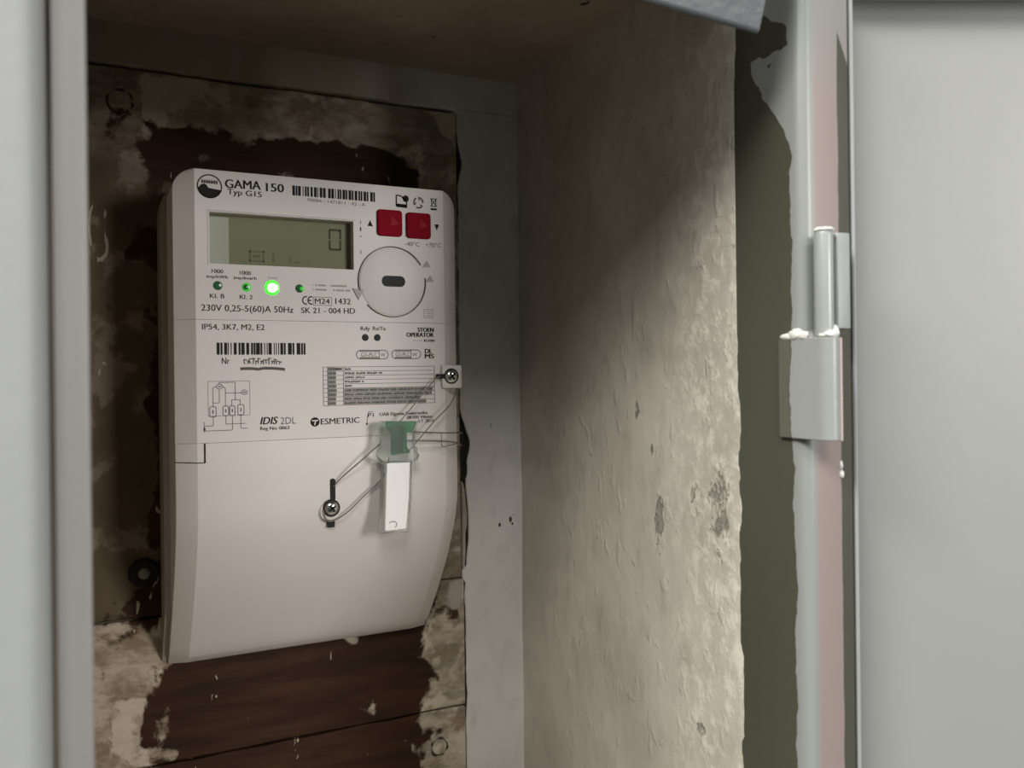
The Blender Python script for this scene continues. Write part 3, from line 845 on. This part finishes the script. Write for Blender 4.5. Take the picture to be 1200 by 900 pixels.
pl_((-49.6, 10.6), (-49.6, 18.8), (-48.2, 19.2)); pl_((-45.6, 19.2), (-44.5, 18.4), (-44.5, 10.8)); pl_((-47, 17.9), (-47, 12.2), (-49.6, 12.2))
pl_((-47, 20.4), (-47, 21), (-40.4, 21), (-40.4, 13.4)); pl_((-41.9, 10.8), (-41.9, 13.4), (-38.4, 13.4), (-38.4, 11.2)); pl_((-44.5, 16.4), (-37.8, 16.4))
pl_((-49.6, 6.2), (-49.6, 2.4), (-53.0, 2.4)); pl_((-44.4, 6.6), (-44.4, 3.0), (-36, 3.0)); pl_((-41.7, 6.6), (-41.7, 0.3), (-53, 0.3)); pl_((-38.2, 6.8), (-38.2, .9), (-35.4, .9))
pl_((-53.3, 4.2), (-53.3, -.4)); stroke(mb, -53.2, 1.8, -53.2, .4, .8)
mb.build('wiring_diagram', 'ink2', meter)
# round mark before the maker's name
mb = MB(); ec = (-5.9, 2.5)
mmprism(mb, [(ec[0] + 2.1 * math.cos(i * math.pi / 12), ec[1] + 2.1 * math.sin(i * math.pi / 12)) for i in range(24)], EPS, .02)
rm = mb.build('round_logo', 'ink', meter)
mb = MB(); stroke(mb, ec[0] - 1.3, ec[1] + .6, ec[0] + 1.4, ec[1] + .6, .55, -.1); stroke(mb, ec[0] + .3, ec[1] + .6, ec[0] - .1, ec[1] - 1.4, .55, -.1); mb.build('logo_letter', 'plastic', rm)
mb = MB(); pl_((18.35, 1.0), (18.5, 3.6), (19.2, 6.2), (21.4, 6.2)); mmprism(mb, [(18.3 + .45 * math.cos(i * .8), .7 + .45 * math.sin(i * .8)) for i in range(8)], EPS, .02); mb.build('pointer_line', 'ink', meter)
# protocol pills
for u0, u1, v0, v1, dv in ((13.7, 29.0, 30.9, 34.9, 24.6), (30.8, 45.2, 31.0, 35.1, 40.3)):
    mb = MB(); outline(mb, rrect(u0, u1, v0, v1, 1.95, 6), .36); stroke(mb, dv, v0, dv, v1, .3)
    stroke(mb, u0 + 1.6, v0 + .55, dv, v0 + .55, .5); stroke(mb, u0 + 1.6, v1 - .5, dv, v1 - .5, .35)
    mb.build('protocol_pill', 'ink2', meter)
# register table
mb = MB()
T0, T1, TB, TT = -1.9, 52.1, 9.7, 27.3
rows_n = 9
for i in range(rows_n + 1):
    v = TB + (TT - TB) * i / rows_n; stroke(mb, T0, v, T1, v, .2)
for u in (T0, 0.1, 7.4, T1): stroke(mb, u, TB, u, TT, .26)
tb = mb.build('register_table', 'ink2', meter)
mb = MB(); rr_ = random.Random(5)
lens = [11, 26, 17.5, 17.2, 11.4, 51, 50.5, 44.5, 47.5]
rh = (TT - TB) / rows_n
for i in range(rows_n):
    v = TT - rh * (i + 1) + .45
    u = .5
    while u < 3.6:
        wd = rr_.uniform(.5, .9); mmbox(mb, u, u + wd, v, v + 1.05, EPS - .02, .02); u += wd + .22
    if i == 0: mmbox(mb, 3.9, 6.9, v, v + 1.05, EPS - .02, .02)
    u = 8.0
    while u < lens[i] - .3:
        wl = rr_.uniform(3, 7.5)
        e = min(u + wl, lens[i])
        while u < e:
            wd = rr_.uniform(.35, .8); b0 = rr_.choice((0, 0, .12, .2)); mmbox(mb, u, min(u + wd, e), v + b0, v + 1.0 - rr_.choice((0, 0, .25)), EPS - .02, .02); u += wd + .16
        u = e + .7
mb.build('table_lettering', 'ink2', tb)
mb = MB()
for i in range(rows_n):
    v = TT - rh * (i + 1)
    if lens[i] > 30: mmbox(mb, 7.6, lens[i] + .3, v + .15, v + rh - .15, EPS + .03, .02)
    mmbox(mb, .2, 3.9, v + .15, v + rh - .15, EPS + .03, .02)
mb.build('table_shading', 'tablefill', tb)

# hinge tab on the left and mould lines
mb = MB()
stroke(mb, -53.2, -5.0, -53.2, -13.4, .75, -.08)
stroke(mb, -56.2, -13.2, -53.2, -13.3, .4, -.08)
mb.build('tab_groove', 'black', meter)
mb = MB()
a, b = Pm(OL - .05, -13.0, BD - .03), Pm(RL, -13.2, -.08)
mb.add([(a[0], a[1], a[2] + .0002), (b[0], b[1], b[2] + .0002), (b[0], b[1], b[2] - .0002), (a[0], a[1], a[2] - .0002),
        (a[0], a[1] + .0003, a[2] + .0002), (b[0], b[1] + .0003, b[2] + .0002), (b[0], b[1] + .0003, b[2] - .0002), (a[0], a[1] + .0003, a[2] - .0002)],
       [(0, 1, 2, 3), (4, 5, 6, 7), (0, 1, 5, 4), (2, 3, 7, 6)])
mb.build('tab_groove', 'black', meter)

# sealing screws
def screw(u, v, dep, r):
    c = [Pm(u, v)[i] for i in (0, 2)]; y = YF + dep / 1000
    o = MB().lathe_y(*c, [(r * .35, y - .0013), (r * .8, y - .0009), (r, y - .0002), (r, y + .001)], 22).build('screw', 'screw', meter, smooth=True)
    mb = MB()
    for a in (35, 125):
        t = math.radians(a); L = r * .62; wv = r * .16
        q = [Vector((math.cos(t), math.sin(t))) * L, Vector((-math.sin(t), math.cos(t))) * wv]
        mb.prism_xz([(c[0] + p.x, c[1] + p.y) for p in (q[0] + q[1], -q[0] + q[1], -q[0] - q[1], q[0] - q[1])], y - .00145, y - .0008)
    mb.build('cross_slot', 'black', o)
    return o
mb = MB(); mmprism(mb, rrect(55.5, 65.9, 16.5, 27.8, .9), -1.6, 6.2); ear = mb.build('screw_ear', 'plastic', meter, bevel=.0005)
MB().lathe_y(*[Pm(60.3, 22.4)[i] for i in (0, 2)], [(.0028, YF - .0017), (.0038, YF - .0017), (.0038, YF - .001)], 24).build('screw_recess', 'black', ear)
screw(60.1, 22.4, -2.0, .0031)
mb = MB(); mmprism(mb, rrect(52.9, 58.0, 21.3, 23.5, .5), -1.75, 0); mb.build('wire_slot', 'black', meter)
YT = 0.4        # screw 2 sits where the terminal cover starts to curve back
mb = MB(); mb.lathe_y(*[Pm(.6, -38.4)[i] for i in (0, 2)], [(.0042, YF - .0008), (.0047, YF - .0005), (.0048, YF + .003)], 28); boss = mb.build('screw_boss', 'plastic', meter, smooth=True)
MB().lathe_y(*[Pm(.95, -36.9)[i] for i in (0, 2)], [(.0030, YF - .0010), (.0040, YF - .0010), (.0040, YF + .001)], 24).build('screw_recess', 'black', boss)
screw(1.0, -36.9, -1.0, .0031)
mb = MB(); mmprism(mb, rrect(.6, 3.1, -33.6, -23.6, 1.0), -.15, .6); mb.build('wire_slot', 'black', meter)
mb = MB(); mmprism(mb, rrect(-.4, 2.9, -46.0, -42.6, .3), .9, 4); mb.build('wire_slot', 'black', meter)

# ------------------------------------------------------------------ wire seal hanging on the meter
YS = 0.3785
def Ps(u, v, dep=0): return (XO + u / 1000, YS + dep / 1000, ZO + v / 1000)
seal = tag(empty('wire_seal', Ps(30, -49)), 'green and clear plastic wire seal with white flag hanging on meter front', 'seal')
def sprism(pts, d0, d1, name, mat, parent=seal, bevel=.0004):
    mb = MB(); mb.prism_xz([(Ps(u, v)[0], Ps(u, v)[2]) for u, v in pts], YS + d0 / 1000, YS + d1 / 1000)
    return mb.build(name, mat, parent, bevel=bevel)
body = sprism([(23.0, 2.2), (40.6, 1.6), (38.9, -3), (38.2, -8), (38.6, -11.5), (40.6, -14), (39.6, -16.6), (23.4, -16.2), (20.4, -14.0), (22.3, -9.5), (23.2, -4)], -3.4, 2.2, 'seal_body', 'clear')
sprism([(24.2, 1.9), (39.6, 1.2), (37.6, -2.8), (34.5, -3.6), (34.6, -10.0), (36.4, -12.8), (27.0, -13.6), (27.2, -3.4), (24.8, -1.2)], -2.7, -.6, 'rotor', 'greenclear')
sprism([(27.4, .2), (33.2, -.4), (33.6, -6), (32.6, -12.6), (28.2, -12.8), (27.6, -6)], -.5, 1.4, 'rotor_core', 'green')
case = sprism([(23.6, -16.2), (37.6, -16.8), (37.0, -34), (35.7, -50.2), (22.0, -49.4), (22.6, -34)], -1.4, 2.6, 'flag_case', 'clear')
fl = sprism([(25.0, -17.2), (36.2, -17.4), (35.4, -34), (33.9, -48.2), (23.6, -48.4), (24.2, -34)], -2.0, .8, 'flag', 'flag')
mb = MB(); mb.tube([Ps(27.4 + 2.0 * math.cos(t), -45.6 + 1.5 * math.sin(t), -2.1) for t in [math.radians(a) for a in range(-60, 170, 23)]], .00022, 6); mb.build('moulded_hook', 'ink3', fl)
mb = MB(); mb.box(Ps(39.0, 0)[0], Ps(40.3, 0)[0], YS - .001, YS + .002, Ps(0, -17.5)[2], Ps(0, -10.5)[2]); mb.build('side_lug', 'clear', seal, bevel=.0003)
def smooth_path(p, n=7):
    p = [Vector(q) for q in p]; out = []
    for i in range(len(p) - 1):
        a, b, c, e = p[max(i - 1, 0)], p[i], p[i + 1], p[min(i + 2, len(p) - 1)]
        for k in range(n):
            t = k / n
            out.append(.5 * ((2 * b) + (c - a) * t + (2 * a - 5 * b + 4 * c - e) * t * t + (3 * b - a - 3 * c + e) * t ** 3))
    return out + [p[-1]]
WR = .00034
for pts in (
    [(2.0, -27.2, 6.0), (6, -22.6, 4.0), (14, -15.6, 1.6), (24, -7.2, .6)],
    [(-3.0, -37.5, 5.2), (-1.5, -41.8, 5.2), (2.5, -42.2, 5.2), (8.0, -39.2, 4.6), (15, -33, 4.2), (24.5, -24.4, 3.6), (27, -15, 2.0)],
    [(54.0, 22.3, 4.4), (51.0, 20.6, 3.6), (44, 13.6, 2.2), (36.2, 5.4, 1.0), (32, 1.2, .5)],
    [(63.2, 17.6, 6.4), (62.2, 14.6, 4.0), (57.6, 8.2, 1.5), (49.5, 1.0, .8), (39.6, -9.2, .4), (35, -13, .4)],
    [(31, -3.0, .4), (38.5, -3.5, .3), (52, -4.5, .8), (62, -5.2, 2.6), (66.9, -5.6, 8.0), (69.4, -6.0, 28)],
    [(31, -7.2, .4), (38, -7.5, .3), (48.5, -8.2, .8), (58.5, -9.2, 2.4), (63.8, -10.4, 5.0), (68.0, -12.4, 12), (69.6, -15, 30)],
    [(53.0, -4.6, .7), (53.2, -8.0, .8), (53.4, -10.6, 1.2), (55.0, -11.2, 1.4), (59.8, -10.6, 2.6), (63.0, -10.2, 4.6)]):
    thin = .00022 if pts[0][0] == 53.0 else WR
    MB().tube(smooth_path([Ps(*p) for p in pts]), thin, 6).build('seal_wire', 'wire', seal, smooth=True)

for o in bpy.data.objects:
    if 'base' in o.keys(): del o['base']
